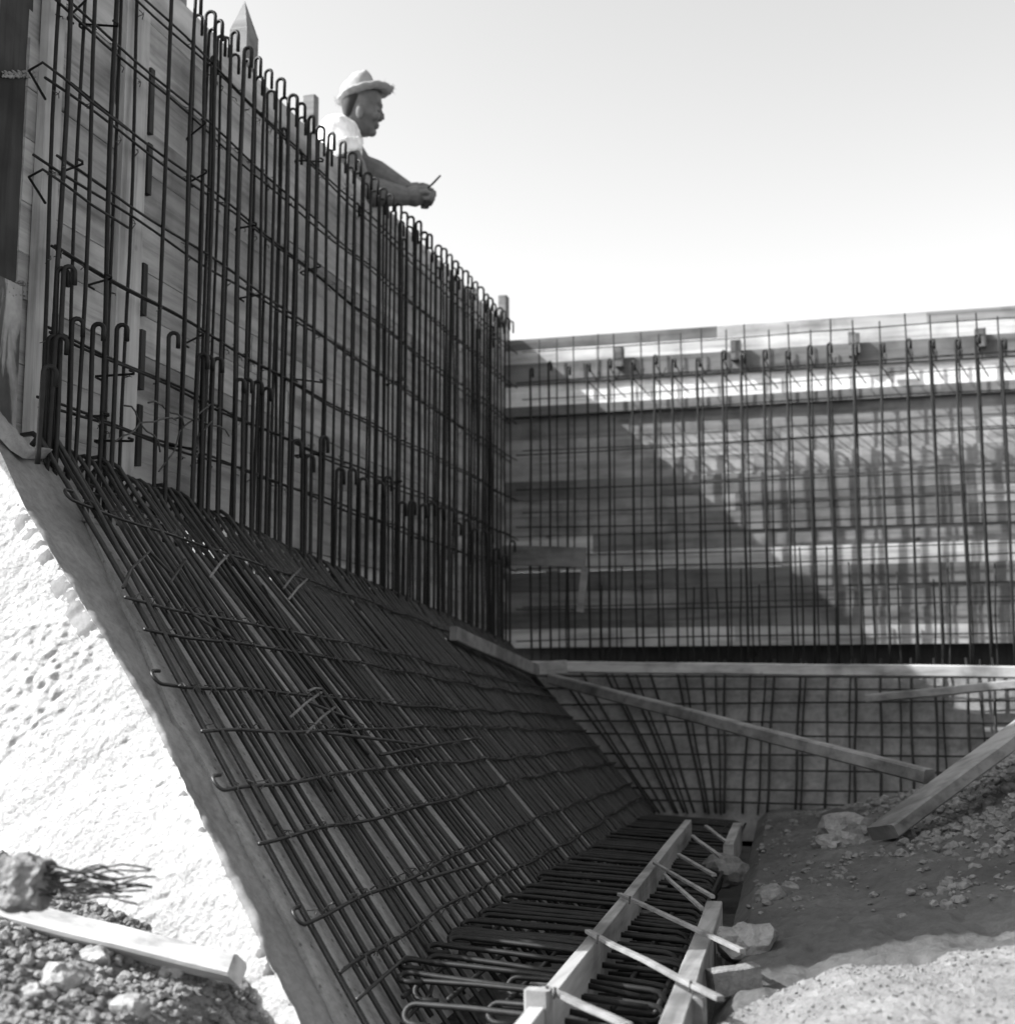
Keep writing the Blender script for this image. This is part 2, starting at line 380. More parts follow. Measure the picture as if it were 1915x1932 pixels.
# back bank below the back wall
bb = thing('back_concrete_bank', (0, 6.3, -.5), 'sloping grey concrete bank under the back wall, with thin bars standing on its face', 'concrete bank')
def BS(X, z, h=0.): 
    t = (z - .13) / (-.53 - .13); return V((X, 6.45 - .40 * t, z)) + V((0, -.855, .518)) * h
mb = MB(); mb.grid(lambda u, v: BS(-1.9 + 4.4 * u, .13 - .72 * v, .010 * fbm(u * 14, v * 3, 2) + .003 * fbm(u * 60, v * 14)), 150, 40); mb.build('sloping_face', M['back_slab'], bb, smooth=True)
mb = MB(); mb.aabb(-2.1, 2.6, 6.452, 7.1, .05, .125); mb.build('ledge', M['soil_gap_shade'], bb)  # shade of the gap under the boards painted in as a dark colour

# ------------------------------------------------------------------ left wall boards
lw = thing('wall_formwork', (BX, 4.5, .45), 'tall left wall of weathered horizontal boards with pointed stakes, behind the dense rebar cage', 'formwork')
def boardrow(z0, z1, y0, y1, off=0.):
    mb = MB(); x = BX - .0125 + off
    t0 = t1 = 0
    mb.timber((x, y0 + .002, (z0 + z1) / 2 + t0), (x, y1 - .002, (z0 + z1) / 2 + t1), .025, z1 - z0 - .0006, segs=4, wob=.0003, bev=.06)
    return mb
z = 1.966; rows = []
while z > .3:
    h = random.choice([.105, .12, .135, .15]); rows.append((z - h, z)); z -= h
for i, (z0, z1) in enumerate(rows):
    cuts = [2.62, random.uniform(3.5, 5.0), random.uniform(5.3, 6.4), BY + .1]
    for a, b in zip(cuts, cuts[1:]):
        if z1 < ledge_z(a) + .02:
            continue
        if z0 < ledge_z(b) + .17:            # lowest boards: short lengths, some missing so that daylight comes through
            y_ = a
            while y_ < b - .02:
                e_ = min(b, y_ + random.uniform(.3, .6)); low = ledge_z((y_ + e_) / 2)
                if z1 > low + .03 and not (random.random() < .42 and y_ < 5.8 and z0 < low + .08): boardrow(max(z0, low - .02), z1, y_, e_, off=rnd(.003)).build('plank', M['wall_wood'], lw)
                y_ = e_
            continue
        boardrow(z0, z1, a, b, off=rnd(.0035)).build('plank', M['wall_wood'], lw)
# upright planks on the inner face, the near one hides the board ends
for px, wd, mat, zb in ((88, .065, 'post_wood', .50), (244, .115, 'post_wood', .56)):
    P = onX(px, 300, BX + .012); mb = MB()
    mb.timber((BX + .016, P.y, zb - .04), (BX + .016, P.y, 2.02), wd, .024, up=(1, 0, 0), segs=5, wob=.002, bev=.06); mb.build('upright', M[mat], lw)
# dark strips that paint the shaded slots beside the upright
P = onX(283, 300, BX + .012)
for z0, z1 in ((.60, .76), (.80, .96), (1.0, 1.14), (1.33, 1.47), (1.5, 1.68)):
    mb = MB(); mb.timber((BX + .008, P.y - .005, z0), (BX + .008, P.y - .005, z1), .022, .018, up=(1, 0, 0), segs=2, bev=.06); mb.build('slot_shade_strip', M['dark_wood_gap_shade'], lw)
# stakes behind the boards
for px, py, wpx, pointed in ((463, 5, .085, True), (587, 183, .04, False), (951, 560, .065, False), (330, -160, .07, True)):
    P = onX(px, py, BX - .07); mb = MB(); top = P.z; h = wpx / 2
    if pointed:
        mb.aabb(P.x - .03, P.x + .03, P.y - h, P.y + h, .12, top - .11)
        a = [(P.x + sx * .03, P.y + sy * h, top - .1099) for sx, sy in ((-1, -1), (1, -1), (1, 1), (-1, 1))]
        mb.add(a + [(P.x + .005, P.y - .012, top)], [(0, 1, 4), (1, 2, 4), (2, 3, 4), (3, 0, 4), (3, 2, 1, 0)])
    else: mb.timber((P.x, P.y, .12), (P.x, P.y, top), wpx, .05, up=(1, 0, 0), segs=4, wob=.003)
    mb.build('stake', M['brace_wood'], lw)
# walings behind (outside face)
for zz in (.8, 1.5):
    mb = MB(); mb.timber((BX - .14, 2.1, zz), (BX - .14, BY, zz), .07, .09); mb.build('waling', M['post_wood'], lw)
# dark wet panel; its stretch out of frame is added to cast shade
ep = thing('end_panel', (BX, 2.35, .5), 'dark wet panel streaked with mortar at the far left edge, its unseen stretch added to cast shade', 'panel')
mb = MB(); mb.grid(lambda u, v: (BX - .004 + .003 * fbm(u * 3, v * 9), 1.79 + .845 * u, .93 + 1.1 * v), 12, 30); mb.grid(lambda u, v: (BX - .034, 2.635 - .845 * u, .93 + 1.1 * v), 2, 2)
mb.build('panel_board', M['dark_wood_gap_shade'], ep)
mb = MB(); mb.timber((BX - .012, 2.551, .53), (BX - .012, 2.551, .925), .18, .03, up=(1, 0, 0), segs=6, bev=.05); mb.build('lower_board', M['dripped'], ep)
mb = MB(); mb.timber((BX - .014, 2.122, .67), (BX - .014, 2.122, .925), .67, .03, up=(1, 0, 0), segs=6, bev=.05); mb.build('lower_board', M['dripped'], ep)  # unseen board, added and raised to place the edge of its shade
mb = MB(); mb.timber((BX + .012, 2.452, .50), (BX + .012, 2.452, 2.05), .05, .03, up=(1, 0, 0), segs=6, wob=.002); mb.build('edge_strip', M['brace_wood'], ep)
# mortar drips and a ragged joint
def blob_strip(name, pts, ws, mat, parent, x=BX + .006, th=.012):
    mb = MB(); R = []
    for (y, z), w_ in zip(pts, ws):
        R.append([V((x + th * max(0, math.cos(a)) * (.6 + .4 * random.random()), y + w_ * math.sin(a), z + rnd(.004))) for a in [2 * PI * j / 8 for j in range(8)]])
    mb.rings(R); return mb.build(name, M[mat], parent, smooth=True)
for y_ in (140, 545):
    mb = MB()
    for k in range(110):
        P = onX(4 + 66 * random.random(), y_ + rnd(6 if y_ < 200 else 14), BX + .002); r_ = random.uniform(.0012, .0045); mb.ell(P, V((r_ * .6, 0, 0)), V((0, r_ * 1.5, r_ * rnd(.5))), V((0, 0, r_ * .8)), 7, 5)
    mb.build('mortar_joint', M['mortar'], ep, smooth=True)
q0 = [on_slope(*q) for q in ((-20, 770), (12, 800), (30, 828), (55, 850), (84, 862))]; q1 = [on_slope(*q) for q in ((-30, 800), (2, 830), (20, 850), (45, 866), (84, 866))]
def slump(u, v):
    k = u * 4; i = min(int(k), 3); t = k - i; A_ = [q0[i][n] * (1 - t) + q0[i+1][n] * t for n in (0, 1)]; B_ = [q1[i][n] * (1 - t) + q1[i+1][n] * t for n in (0, 1)]
    return slope(A_[0] * (1 - v) + B_[0] * v, A_[1] * (1 - v) + B_[1] * v, .001 + .022 * math.sin(PI * v) ** .7 * (1 + .3 * fbm(u * 6, v)))
mb = MB(); mb.grid(slump, 30, 8); mb.build('mortar_slump', M['mortar'], ep, smooth=True)

# ------------------------------------------------------------------ cage of the left wall
cage = thing('wall_rebar_cage', (-1.74, 4.5, .45), 'tall dark rebar cage with hooked tops standing along the left board wall', 'rebar cage')
def wall_bar(X, Y, z0, z1, r, side=(1, .2, 0), tail=.035, hr=.0125, lean=.004):
    n = 9; ph = random.random() * 6; pts = []; k_ = min(1, (z1 - z0) / 1.3) ** 2
    sx = rnd(lean * 1.6); sy = rnd(lean * 2)
    for i in range(n):
        t = i / (n - 1); pts.append(V((X + sx * (t - .5) + .0025 * k_ * math.sin(ph + t * 7), Y + sy * (t - .5) + .003 * k_ * math.sin(ph * 2 + t * 9), z0 + (z1 - hr - z0) * t)))
    pts += hook(pts[-1], (0, 0, 1), side, hr, tail)[1:]
    mb = MB(); mb.tube(pts, r, 6); return mb
near_front = [onX(px, 236, -1.735).y for px in (126, 170, 213, 317, 357, 388)]
near_back = [onX(px, 236, -1.79).y for px in (99.5, 150, 222, 255, 401)]
step = .083
fr = near_front + list(np.arange(3.33, 6.62, step)); bk = near_back + list(np.arange(3.28 + .02, 6.66, step))
cnt = 0
for Y in fr:
    Y = Y + (rnd(.007) if Y > 3.3 else 0)
    wall_bar(-1.735 + rnd(.005), Y, ledge_z(Y) - .03, 1.900 + rnd(.010), .0054 + rnd(.0006), side=(1, rnd(.5), 0), tail=.05, hr=.0125 + rnd(.0015)).build('vertical_bar', M['steel'], cage, smooth=True)
for Y in bk:
    Y = Y + (rnd(.007) if Y > 3.3 else 0)
    wall_bar(-1.79 + rnd(.005), Y, ledge_z(Y) - .03, 1.915 + rnd(.012), .0047 + rnd(.0005), side=(1, rnd(.5), 0), tail=.05, hr=.0125 + rnd(.0015)).build('vertical_bar', M['steel'], cage, smooth=True)
for Y in np.arange(3.37, 6.6, step * 1.0):       # lapping plain bars between the hooked ones
    if random.random() < .22:
        wall_bar(-1.765 + rnd(.015), Y + rnd(.02), ledge_z(Y) - .03, 1.80 + rnd(.06), .005, side=(.3, 1, 0), hr=.012).build('vertical_bar', M['steel'], cage, smooth=True)
HZ = [1.77, 1.585, 1.395, 1.205, 1.0, .81, .65]
for i, zz in enumerate(HZ):
    for X, dz in ((-1.745, 0), (-1.781, .012)):
        ph = random.random() * 9; y0 = 2.62 + rnd(.05); pts = []
        for k in range(40):
            Y = y0 + (6.75 - y0) * k / 39; pts.append(V((X + .003 * math.sin(ph + Y * 5), Y, zz + dz + .010 * math.sin(ph + Y * 1.7) + .004 * math.sin(Y * 9 + ph))))
        mb = MB(); mb.tube(pts, .0036, 5); mb.build('horizontal_bar', M['steel'], cage, smooth=True)
# short S ties across the cage thickness, most at the near end
def s_tie(Y, zz, X0=-1.72, X1=-1.805, sl=.03):
    a = V((X0, Y, zz)); b = V((X1, Y + sl, zz + rnd(.012)))
    pts = [a + V((0, -.022, .004)), a + V((.006, -.010, .002)), a, b, b + V((-.006, .010, 0)), b + V((0, .025, -.004))]
    mb = MB(); mb.tube(pts, .0032, 5); mb.build('spacer_tie', M['steel'], cage, smooth=True)
for zz in HZ:
    for Y in random.sample((2.66, 2.80, 2.95, 3.25, 3.6, 4.1, 4.9), 3): s_tie(Y + rnd(.03), zz + rnd(.03), sl=random.choice((.04, -.03, .06)))
# bent ends poking out at the left of the cage
for py in (155, 355):
    P = onX(80, py, -1.74); mb = MB()
    mb.tube([P + V((.05, .28, 0)), P + V((.05, .12, .0)), P + V((.04, .02, .015)), P + V((.02, -.03, .03)), P + V((-.02, -.02, .02)), P + V((-.03, .06, -.01))], .0034, 5); mb.build('bent_tie', M['steel'], cage, smooth=True)
# wires twisted round the crossings
mb = MB()
for Y in fr + bk:
    for zz in HZ:
        if random.random() < .55:
            X = -1.741 if Y in fr else -1.785; c = V((X, Y, zz + .01 * math.sin(Y * 1.7)))
            for q in range(2):
                d = V((rnd(1), rnd(1), rnd(1))).normalized() * .012; mb.tube([c - d, c + V((.008, 0, 0)), c + d], .0013, 3, cap=False)
mb.build('binding_wire', M['wire'], cage, kind='stuff')
# loose curled wires hanging in the near part of the cage
for (x0, y0), (x1, y1) in (((215, 835), (330, 790)), ((330, 790), (430, 820)), ((300, 890), (395, 760)), ((235, 765), (300, 850)), ((280, 760), (345, 800)), ((360, 880), (400, 790))):
    a = onX(x0, y0, -1.72); b = onX(x1, y1, -1.72); pts = []
    for k in range(10):
        t = k / 9; pts.append(a.lerp(b, t) + V((.01 * math.sin(t * 9), 0, .018 * math.sin(t * PI) + .004 * math.sin(t * 17))))
    mb = MB(); mb.tube(pts, .0024, 5); mb.build('loose_wire', M['wire'], cage, smooth=True)

# starter bars: shorter hooked bars in front of the cage
st = thing('starter_bars', (-1.66, 4.2, .4), 'row of short hooked starter bars rising from the ridge in front of the tall cage', 'rebar')
dow = [(82, 690, -1.62), (90, 690, -1.74), (95, 632, -1.73), (103, 632, -1.715), (112, 505, -1.73), (122, 500, -1.715), (140, 600, -1.715), (178, 612, -1.715), (222, 612, -1.715), (322, 628, -1.715), (372, 668, -1.715), (386, 672, -1.715), (402, 676, -1.715), (448, 716, -1.715), (462, 716, -1.715), (480, 720, -1.72), (497, 732, -1.72)]
for px, py, X in dow:
    P = onX(px, py, X); wall_bar(X, P.y, ledge_z(P.y) + (.07 if P.y < 2.66 else -.03), P.z, .0058, side=(.8, .9 if px < 150 else .2, 0), tail=.028, hr=.0125).build('starter_bar', M['steel'], st, smooth=True)
for Y in np.arange(3.85, 6.5, .125):
    zt = .80 + rnd(.05) - .03 * (Y - 4)
    wall_bar(-1.715 + rnd(.006), Y + rnd(.02), ledge_z(Y) - .03, zt, .0058, side=(.6, .5, 0), tail=.04, hr=.013).build('starter_bar', M['steel'], st, smooth=True)

# ------------------------------------------------------------------ mat of bars on the left bank
sm = thing('bank_rebar_mat', (-1.2, 4.2, -.2), 'dense mat of long dark bars running down the left concrete bank', 'rebar mat')
def slope_bar(Yt, Yb, r, h, u1=1.03, topbend=True, wob=.006):
    ph = random.random() * 9; pts = []; n = 12
    if topbend:
        a = slope(-.03, Yt, h); 
        pts += [a + V((-.088, .0, -.035 + rnd(.01))), a + V((-.080, 0, .012)), a + V((-.060, 0, .036)), a + V((-.034, 0, .038)), a + V((-.010, 0, .022))]
    for i in range(n + 1):
        t = i / n; u = .01 + (u1 - .01) * t; Y = Yt + (Yb - Yt) * u
        pts.append(slope(u, Y + wob * math.sin(ph + t * 5) , h + .003 * math.sin(ph * 2 + t * 8)))
    mb = MB(); mb.tube(pts, r, 6); return mb
def YB(Yt):     # the bars fan towards the broken end near the camera and into the valley at the back
    if Yt < 3.3: return Yt - .40 * (3.3 - Yt) / .725
    if Yt > 5.0: return Yt - .50 * ((Yt - 5.0) / 1.55) ** 1.6
    return Yt
Y = 2.575; n = 0
while Y < 6.55:
    yb = YB(Y)
    slope_bar(Y, yb, .0056 + rnd(.0006), .011 + rnd(.002), u1=1.07 + rnd(.03) + (.10 if Y < 3.0 else 0), topbend=True).build('sloping_bar', M['steel_slope'], sm, smooth=True)
    if random.random() < (.62 if Y < 4.4 else .5):
        o = random.choice((.016, .022, .03)); slope_bar(Y + o, yb + o * random.uniform(.2, 1.6), .0050 + rnd(.0006), .010 + rnd(.002), u1=1.0 + rnd(.08), topbend=random.random() < .15).build('sloping_bar', M['steel_slope'], sm, smooth=True)
    if Y < 3.6 and random.random() < .35:
        slope_bar(Y + .045, yb + .02, .0056, .026, u1=random.uniform(.5, .8)).build('sloping_bar', M['steel_slope'], sm, smooth=True)
    Y += .050 + rnd(.007); n += 1
rows_px = [((125, 958), True), ((216, 1140), False), ((256, 1202), False), ((297, 1313), True), ((357, 1391), False), ((402, 1508), True), ((470, 1605), False), ((552, 1752), True), ((620, 1856), False)]
CU_ = []
for (x, y), hk in rows_px:
    u, y0 = on_slope(x, y); CU_.append((u, y0)); ph = random.random() * 9; pts = []; rr = .0037
    yend = 6.35 - .2 * u
    n = 46
    for k in range(n + 1):
        Y = y0 + (yend - y0) * k / n; du = -.0 - .012 * (Y - y0) + .006 * math.sin(ph + Y * 2.1) + .003 * math.sin(ph + Y * 11)
        pts.append(slope(u + du, Y, .0245 + .003 * math.sin(Y * 13 + ph)))
    if hk:
        s_ = (slope(u - .1, y0, .024) - slope(u, y0, .024)).normalized()
        hp = hook(pts[0], (0, -1, 0), s_, .016, .022, 8); pts = [p for p in reversed(hp[1:])] + pts
    mb = MB(); mb.tube(pts, rr, 6); mb.build('cross_bar', M['steel_slope'], sm, smooth=True)
# extra lapped cross bars and the short bent end at the foot
for (x0, y0), (x1, y1) in (((700, 1440), (890, 1405)), ((480, 1120), (560, 1250)), ((560, 1340), (650, 1375)), ((600, 1400), (790, 1420)), ((770, 1680), (900, 1640))):
    a = on_slope(x0, y0); b = on_slope(x1, y1); pts = [slope(a[0] + (b[0] - a[0]) * t, a[1] + (b[1] - a[1]) * t, .031) for t in [i / 6 for i in range(7)]]
    mb = MB(); mb.tube(pts, .0042, 6); mb.build('lap_bar', M['steel_slope'], sm, smooth=True)
for tri in (((645, 1911), (740, 1828), (760, 1830), (775, 1850), (790, 1880), (785, 1900), (730, 1955)), ((210, 1130), (225, 1095), (262, 1060), (300, 1100)), ((330, 1075), (300, 1120), (345, 1180), (420, 1225))):
    pts = [slope(*on_slope(*q), .034) for q in tri]; mb = MB(); mb.tube(pts, .0038, 6); mb.build('bent_bar', M['steel_slope'], sm, smooth=True)
for (x0, y0), (x1, y1) in (((380, 1105), (415, 1062)), ((520, 1125), (555, 1085)), ((530, 1145), (566, 1106)), ((530, 1370), (590, 1322)), ((560, 1400), (615, 1350)), ((565, 1320), (590, 1315)), ((840, 1415), (895, 1405))):
    a = slope(*on_slope(x0, y0), .03); b = slope(*on_slope(x1, y1), .03)
    mb = MB(); mb.tube([a, a.lerp(b, .5) + V((0, 0, .004)), b], .0034, 5); mb.build('short_spacer', M['steel_pale'], sm, smooth=True)
mb = MB()
for u, y0 in CU_:
    Y = y0 + .05
    while Y < 6.0:
        if random.random() < .8:
            c = slope(u - .012 * (Y - y0), Y, .028)
            for q in range(2):
                d = V((rnd(1), rnd(1), rnd(.6))).normalized() * random.uniform(.010, .018); mb.tube([c - d, c + V((.004, 0, .007)), c + d], .0013, 3, cap=False)
        Y += .064
mb.build('binding_wire', M['wire'], sm, kind='stuff')
# thin bars lying along the ledge behind the ridge
for k in range(4):
    X = -1.72 - .028 * k * .6; ph = k * 2.; pts = [V((X + .004 * math.sin(Y * 4 + ph), Y, .50 - .07 * (Y - 2.5) + .006 - .012 * (k % 2) - .035 * (k > 3))) for Y in np.linspace(2.7 + .1 * k, 6.5, 26)]
    mb = MB(); mb.tube(pts, .0034, 5); mb.build('ridge_bar', M['steel_slope'], sm, smooth=True)

# ------------------------------------------------------------------ hairpin bars in the footing
fb = thing('footing_rebar', (-.6, 4., -.55), 'close row of hairpin bars lying across the footing trench beneath the long board', 'rebar mat')
Y = 2.31; i = 0
while Y < 5.95:
    xl = -.80 - .05 * (Y - 2.25) + rnd(.02); xr = foot_right(Y) - .035 + rnd(.012); zt = -.485 + rnd(.006) - .006 * max(0, Y - 3)
    hr = .026; yy = Y + rnd(.006); dY = -.05 if Y < 2.7 else -.01
    pts = []
    lefth = hook((xl, yy - dY, zt + .02), (-1, 0, 0), (0, -1, -.3), .016, .03, 6)
    pts = list(reversed(lefth))
    for t in (.1, .3, .5, .7, .9, 1.0): pts.append(V((xl + (xr - hr - xl) * t, yy - dY * (1 - t), zt + .02 * (1 - t) + rnd(.0015))))
    for k in range(1, 7): a = PI * k / 6; pts.append(V((xr - hr + hr * math.sin(a), yy, zt - hr + hr * math.cos(a))))
    pts += [V((xr - .3, yy + .005, zt - 2 * hr)), V((xl + .16, yy + .01, zt - 2 * hr))]
    mb = MB(); mb.tube(pts, .0053, 6); mb.build('hairpin_bar', M['steel'], fb, smooth=True)
    if i % 2 == 0 or Y > 2.9:
        z2 = zt - .030; yb = yy + .028; x2 = xr - .02 + rnd(.012)
        pts = [V((xl + .12, yb, z2)), V((x2 - hr, yb, z2))]
        for k in range(1, 7): a = PI * k / 6; pts.append(V((x2 - hr + .022 * math.sin(a), yb, z2 - .022 + .022 * math.cos(a))))
        pts.append(V((xl + .3, yb + .01, z2 - .044)))
        mb = MB(); mb.tube(pts, .0048, 6); mb.build('hairpin_bar', M['steel'], fb, smooth=True)
    Y += .060 if Y > 2.6 else .075; i += 1
for k, X0 in enumerate((-.80, -.72, -.62, -.44, -.37)):
    pts = [V((X0 - .05 * (Y - 2.4), Y, -.50 + rnd(.002))) for Y in np.linspace(2.3, 5.8, 14)]
    mb = MB(); mb.tube(pts, .005, 6); mb.build('long_bar', M['steel'], fb, smooth=True)

f52 = lambda x, y: (538.5 + x / 3.952, 1669.3 + y / 3.952)
for (x, y), dx_ in (((1050, 720), 1), ((1380, 430), 1), ((1600, 880), -1), ((1740, 690), -1), ((1460, 350), 1), ((980, 890), 1)):
    c = onZ(*f52(x, y), -.478); sd_ = V((0, -.5, -.6)).normalized(); pts = list(reversed(hook(c, (-1, .12, 0), sd_, .017, .03, 8))); e = V((foot_right(c.y) - .06 if dx_ > 0 else c.x + .22, c.y - .05, -.486))
    pts += [c.lerp(e, k / 4) + V((0, 0, .004 * math.sin(k))) for k in range(1, 5)]
    mb = MB(); mb.tube(pts, .0052, 6); mb.build('hooked_bar', M['steel'], fb, smooth=True)
# ------------------------------------------------------------------ footing edge form
ff = thing('footing_form', (-.5, 3.5, -.53), 'long pale board standing on edge over the footing bars, with thin battens nailed across', 'formwork')
bx = lambda Y: -.538 - .063 * (Y - 2.945)
mb = MB(); Ye = 5.02; Ys = 1.55
mb.timber((bx(Ys) - .0, Ys, -.479), (bx(Ye), Ye, -.479), .024, .110, segs=16, wob=.0008, bev=.06); mb.build('edge_board', M['form_wood'], ff)
mb = MB(); rx = lambda Y: -.300 - .0625 * (Y - 2.20)
mb.timber((rx(1.6), 1.6, -.478), (rx(3.05), 3.05, -.478), .034, .10, segs=8, wob=.001, bev=.06); mb.build('side_board', M['form_wood'], ff)
mb = MB(); mb.timber((rx(4.25) - .02, 4.25, -.475), (rx(5.0) - .02, 5.0, -.475), .03, .09, segs=5, wob=.001, bev=.06); mb.build('side_board', M['form_wood'], ff)
f2 = lambda x, y: (x / 3.952 + 969.3, y / 3.952 + 1615.5)
for a, b, w_ in (((235, 985), (860, 1270), .016), ((548, 562), (1535, 1065), .015), ((790, 285), (1700, 705), .013), ((1045, 50), (1480, 305), .012), ((1120, 140), (1405, 395), .011), ((1225, -10), (1490, 140), .015), ((1330, -150), (1545, 10), .015), ((1430, -225), (1590, -100), .015)):
    A = onZ(*f2(*a), -.415); B = onZ(*f2(*b), -.405); mb = MB(); mb.timber(A, B, w_ * .78, .007, segs=4, wob=.001); mb.build('batten', M['batten_wood'], ff)
P = onZ(1020, 1866, -.405); mb = MB(); mb.timber((P.x, P.y - .012, -.70), (P.x, P.y - .012, -.403), .036, .03, up=(0, 1, 0), segs=4); mb.build('stake', M['form_wood'], ff)
P = onZ(*f2(1365, 1035), -.43); mb = MB(); mb.timber((P.x, P.y - .01, -.66), (P.x, P.y - .01, -.43), .030, .026, up=(0, 1, 0), segs=4); mb.build('stake', M['form_wood'], ff)
mb = MB()
for a in ((240, 1000), (620, 610), (860, 320), (300, 1010), (1310, 960)):
    P = onZ(*f2(*a), -.405); mb.tube([P - V((0, 0, .01)), P + V((.002, 0, .006))], [.0016, .0026], 5)
mb.build('nail', M['wire'], ff, kind='stuff')

# ------------------------------------------------------------------ back wall
bw_ = thing('back_wall_formwork', (0, BY, .2), 'back wall of mixed pale and dark horizontal boards, partly sunlit, behind a rebar grid', 'formwork')
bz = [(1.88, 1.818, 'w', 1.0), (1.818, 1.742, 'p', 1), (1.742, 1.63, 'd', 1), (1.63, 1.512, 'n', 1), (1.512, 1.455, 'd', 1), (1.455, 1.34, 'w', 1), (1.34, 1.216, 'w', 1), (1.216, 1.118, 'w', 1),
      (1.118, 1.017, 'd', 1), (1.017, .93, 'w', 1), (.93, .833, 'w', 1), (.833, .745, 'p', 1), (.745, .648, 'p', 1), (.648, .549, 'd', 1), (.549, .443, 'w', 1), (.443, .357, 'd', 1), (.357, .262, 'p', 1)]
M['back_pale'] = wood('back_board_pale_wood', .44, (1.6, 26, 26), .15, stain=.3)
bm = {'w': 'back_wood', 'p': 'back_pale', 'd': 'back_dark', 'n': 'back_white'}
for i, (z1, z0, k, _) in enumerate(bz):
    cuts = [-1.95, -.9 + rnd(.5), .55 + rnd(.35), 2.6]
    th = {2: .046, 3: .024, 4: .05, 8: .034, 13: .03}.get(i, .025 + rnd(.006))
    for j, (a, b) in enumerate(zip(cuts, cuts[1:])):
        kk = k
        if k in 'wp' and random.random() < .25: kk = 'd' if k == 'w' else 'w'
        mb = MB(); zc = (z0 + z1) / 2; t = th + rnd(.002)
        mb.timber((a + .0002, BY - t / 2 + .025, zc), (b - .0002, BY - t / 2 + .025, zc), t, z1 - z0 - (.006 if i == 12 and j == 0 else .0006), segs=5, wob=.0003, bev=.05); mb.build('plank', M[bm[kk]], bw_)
for px, py, w_, h_ in ((1170, 676, .045, .10), (1389, 663, .05, .10), (1607, 652, .035, .12), (1618, 650, .02, .1), (1848, 640, .05, .09), (1690, 700, .10, .02)):
    P = onY(px, py, BY - .02); mb = MB(); mb.aabb(P.x - w_/2, P.x + w_/2, BY - .06, BY - .0225, P.z - h_/2, P.z + h_/2); mb.build('cleat', M['back_dark'], bw_)
for X in np.arange(-1.6, 2.5, .6):
    mb = MB(); mb.timber((X, BY + .07, .32), (X, BY + .07, 1.86), .07, .07, up=(0, 1, 0)); mb.build('stud', M['post_wood'], bw_)
mb = MB(); mb.timber((-1.9, BY + .13, .19), (2.6, BY + .13, .19), .03, .24, segs=3); mb.build('gap_shade_board', M['dark_wood_gap_shade'], bw_)  # added dark board, its colour paints the shade behind the gap

bc = thing('back_rebar_grid', (0, 6.7, .2), 'rebar grid of thin upright and level bars standing before the back board wall', 'rebar cage')
def xbar(X, Y, z0, z1, r, hk=True, mat='steel'):
    ph = random.random() * 9; a = rnd(.010); pts = [V((X + a * (i / 8 - .5) + .0025 * math.sin(ph + i), Y + .003 * math.sin(ph + i * .7), z0 + (z1 - z0) * i / 8)) for i in range(9)]
    if hk: pts += hook(pts[-1], (0, 0, 1), (.7, -.7, 0), .013, .035)[1:]
    mb = MB(); mb.tube(pts, r, 6); mb.build('vertical_bar', M[mat], bc, smooth=True)
bars_px = [165, 235, 300, 375, 450, 540, 620, 690, 780, 870, 940, 1020, 1105, 1185, 1260, 1350, 1450, 1550, 1640, 1735, 1810, 1900]
bX = [onY(915.4 + x / 1.915, 1060, 6.62).x for x in bars_px] + [.83, .95, 1.07, 1.19]
for X in bX: xbar(X, 6.62, .09, 1.66 + rnd(.02), .0065)
for X in bX: xbar(X + .012 + rnd(.012), 6.77, .09, 1.83 + rnd(.03), .0040, hk=False)
for X in bX:
    if random.random() < .75: xbar(X + .05 + rnd(.03), 6.66, .09, .62 + rnd(.1), .0045, hk=False)
for Yb, zs, r in ((6.629, (1.60, 1.42, 1.235, 1.04, .84, .655, .44, .30), .0034), (6.76, (1.79, 1.55, 1.27, .95, .72, .47), .0028)):
    for zz in zs:
        ph = random.random() * 9; t = rnd(.02); pts = [V((X, Yb + .002 * math.sin(X * 9 + ph), zz + t * X * .5 + .006 * math.sin(X * 2 + ph))) for X in np.linspace(-1.72, 1.35, 26)]
        mb = MB(); mb.tube(pts, r, 5); mb.build('horizontal_bar', M['steel'], bc, smooth=True)
for k, X in enumerate(bX[3:]):       # zigzag spacers near the top
    mb = MB(); mb.tube([V((X, 6.62, 1.66)), V((X + .03, 6.70, 1.60)), V((X + .035, 6.77, 1.66))], .003, 5); mb.tube([V((X, 6.62, 1.58)), V((X + .06, 6.77, 1.52))], .003, 5); mb.build('spacer_tie', M['steel'], bc, smooth=True)

bm_ = thing('back_bank_rebar', (0, 6.2, -.3), 'sparse fan of bars over the concrete bank below the back wall', 'rebar mat')
def fan(Xt, off, r, z1=.16, z0=-.50):
    Xb = -.98 + .36 * (Xt + 1.6) if Xt < -.6 else -.62 + (Xt + .6) * 1.0
    pts = []; ph = random.random() * 9
    for i in range(10):
        t = i / 9; pts.append(BS(Xt + (Xb - Xt) * t + .003 * math.sin(ph + i), z1 + (z0 - z1) * t, off + .002 * math.sin(ph + i)))
    mb = MB(); mb.tube(pts, r, 6); mb.build('sloping_bar', M['steel'], bm_, smooth=True)
for Xt in np.arange(-1.5, 1.3, .117): fan(Xt + rnd(.01), .04, .0062)
for Xt in np.arange(-1.46, 1.3, .19): fan(Xt + rnd(.04), .028, .0045, z0=-.5)
for i, zz in enumerate((.085, .03, -.03, -.115, -.175, -.255, -.32, -.40, -.455)):
    xl = -1.62 + (.13 - zz) / .66 * .70; t = rnd(.012); xe = random.choice((1.2, 1.25, .2, -.25)) if i % 3 == 1 else 1.3
    pts = [BS(X, zz + t * (X + .3), .033) for X in np.linspace(xl, xe, 16)]
    mb = MB(); mb.tube(pts, .0042, 5); mb.build('cross_bar', M['steel'], bm_, smooth=True)

